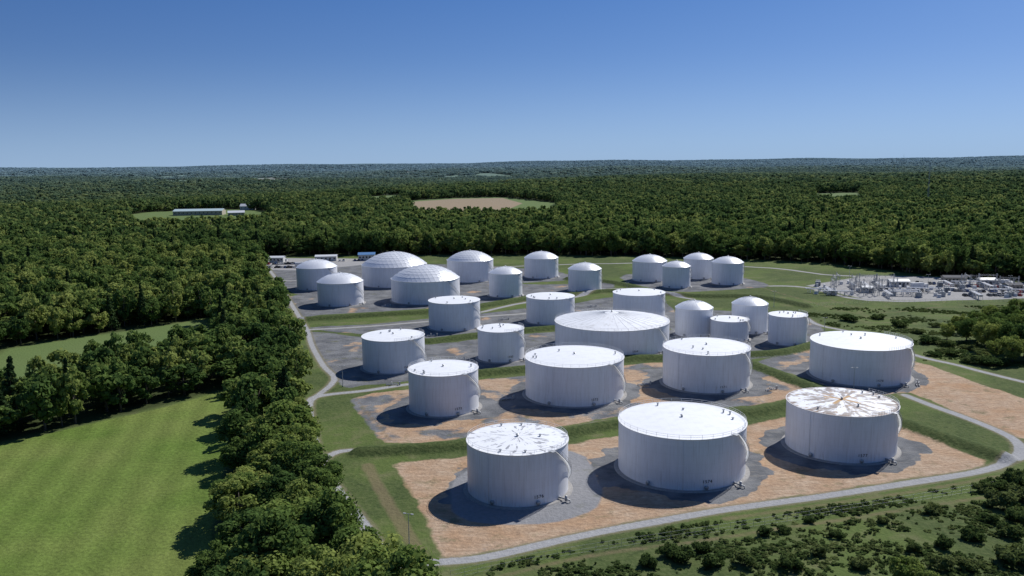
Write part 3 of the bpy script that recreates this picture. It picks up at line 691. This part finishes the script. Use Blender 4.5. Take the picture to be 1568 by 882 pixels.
def cabinet():
    mb=MB();mb.box((0,0,1.3),(3,1.6,2.3));mb.box((0,0,.07),(3.6,2.2,.15));mb.box((0,0,2.5),(3.2,1.8,.12))
    for k in (-.75,.75): mb.box((k,-.82,1.3),(1.2,.06,1.9))
    return mb.mesh('equipment_cabinet',[WHITEP])
G_,T_,R__,K_=gantry(),transformer(),rack(),cabinet();rr=random.Random(3)
for i in range(15): place('substation_gantry',G_,at(rr.uniform(1245,1370),rr.uniform(435,453)),rr.choice((-.2,1.37)),None,(.9,1,.7))
for i in range(5): place('substation_gantry',G_,at(rr.uniform(1400,1560),rr.uniform(432,445)),rr.choice((-.2,1.37)),None,(.9,1,.7))
for i in range(16): place('power_transformer',T_,at(rr.uniform(1250,1560),rr.uniform(436,455)),rr.choice((-.2,1.37)))
for i in range(18): place('pipe_rack',R__,at(rr.uniform(1250,1560),rr.uniform(437,456)),rr.choice((-.2,1.37)))
for i in range(44): place('equipment_cabinet',K_,at(rr.uniform(1245,1590),rr.uniform(434,456)),rr.choice((-.2,1.37)),None,(.7,.7,.8))
def mast(px,py,h):
    X_,Y_=site(px,py);z=float(hill(np.array([X_]),np.array([Y_]))[0]);mb=MB()
    for a in (0,2.09,4.19): mb.tube([(1.6*math.cos(a),1.6*math.sin(a),0),(.6*math.cos(a),.6*math.sin(a),h)],.14,4)
    for k in range(int(h/3)):
        for a in (0,2.09,4.19):
            w0=1.6-1.0*k*3/h;mb.tube([(w0*math.cos(a),w0*math.sin(a),k*3),(w0*.95*math.cos(a+2.09),w0*.95*math.sin(a+2.09),k*3+3)],.05,4)
    mb.tube([(0,0,h-1),(0,0,h+5)],.1,4);mb.obj('lattice_radio_mast',[STEEL],None,False,(X_,Y_,z))
mast(1420,320,75);mast(1383,262,80);mast(910,262,80)
# ------------------------------------------------------------------ light, sky, camera
AZ=math.radians(41.6);EL=math.radians(44.5)
sd=Vector((math.sin(AZ)*math.cos(EL),math.cos(AZ)*math.cos(EL),math.sin(EL)))
L=bpy.data.lights.new('sun','SUN');L.energy=5.0;L.angle=math.radians(.5);L.color=(1,.97,.92)
lo=bpy.data.objects.new('sun',L);S.collection.objects.link(lo);lo.rotation_euler=sd.to_track_quat('Z','Y').to_euler();lo.location=(100,100,300)
w=N('World',True);S.world=w.m
tc=w.n('ShaderNodeTexCoord').outputs['Generated'];s=w.n('ShaderNodeSeparateXYZ',{0:tc});zz=w.math('MAXIMUM',s.outputs[2],0.)
v=w.n('ShaderNodeCombineXYZ',{0:s.outputs[0],1:s.outputs[1],2:w.math('ADD',w.math('MULTIPLY',zz,2.2),.17)}).outputs[0]
v=w.n('ShaderNodeVectorMath',{0:v},operation='NORMALIZE').outputs[0]
sk=w.n('ShaderNodeTexSky',{'Vector':v},sky_type='NISHITA',sun_disc=False,sun_elevation=EL,sun_rotation=AZ,altitude=100.,air_density=1.,dust_density=.2,ozone_density=3.5).outputs[0]
tint=w.mix(w.mr(zz,.02,.18),(.94,.97,1.),(.55,.78,1.04));sk=w.mix(1.,sk,tint,'MULTIPLY')
hz=w.math('POWER',w.mr(zz,0.,.13,1.,0.),2.);sk=w.mix(w.math('MULTIPLY',hz,.75),sk,(3.2,4.5,6.4))
bg=w.n('ShaderNodeBackground',{'Color':sk,'Strength':.10});w.t.links.new(bg.outputs[0],w.n('ShaderNodeOutputWorld').inputs[0])
cam=bpy.data.cameras.new('camera');co_=bpy.data.objects.new('camera',cam);S.collection.objects.link(co_)
cam.sensor_width=36;cam.lens=36*FOC/1568;cam.clip_end=40000;cam.clip_start=1
co_.matrix_world=Matrix.Translation((0,0,HC))@Matrix.Rotation(math.pi/2-PIT,4,'X')@Matrix.Rotation(-ROL,4,'Z')
S.camera=co_
S.view_settings.view_transform='Standard';S.view_settings.look='None';S.view_settings.exposure=0
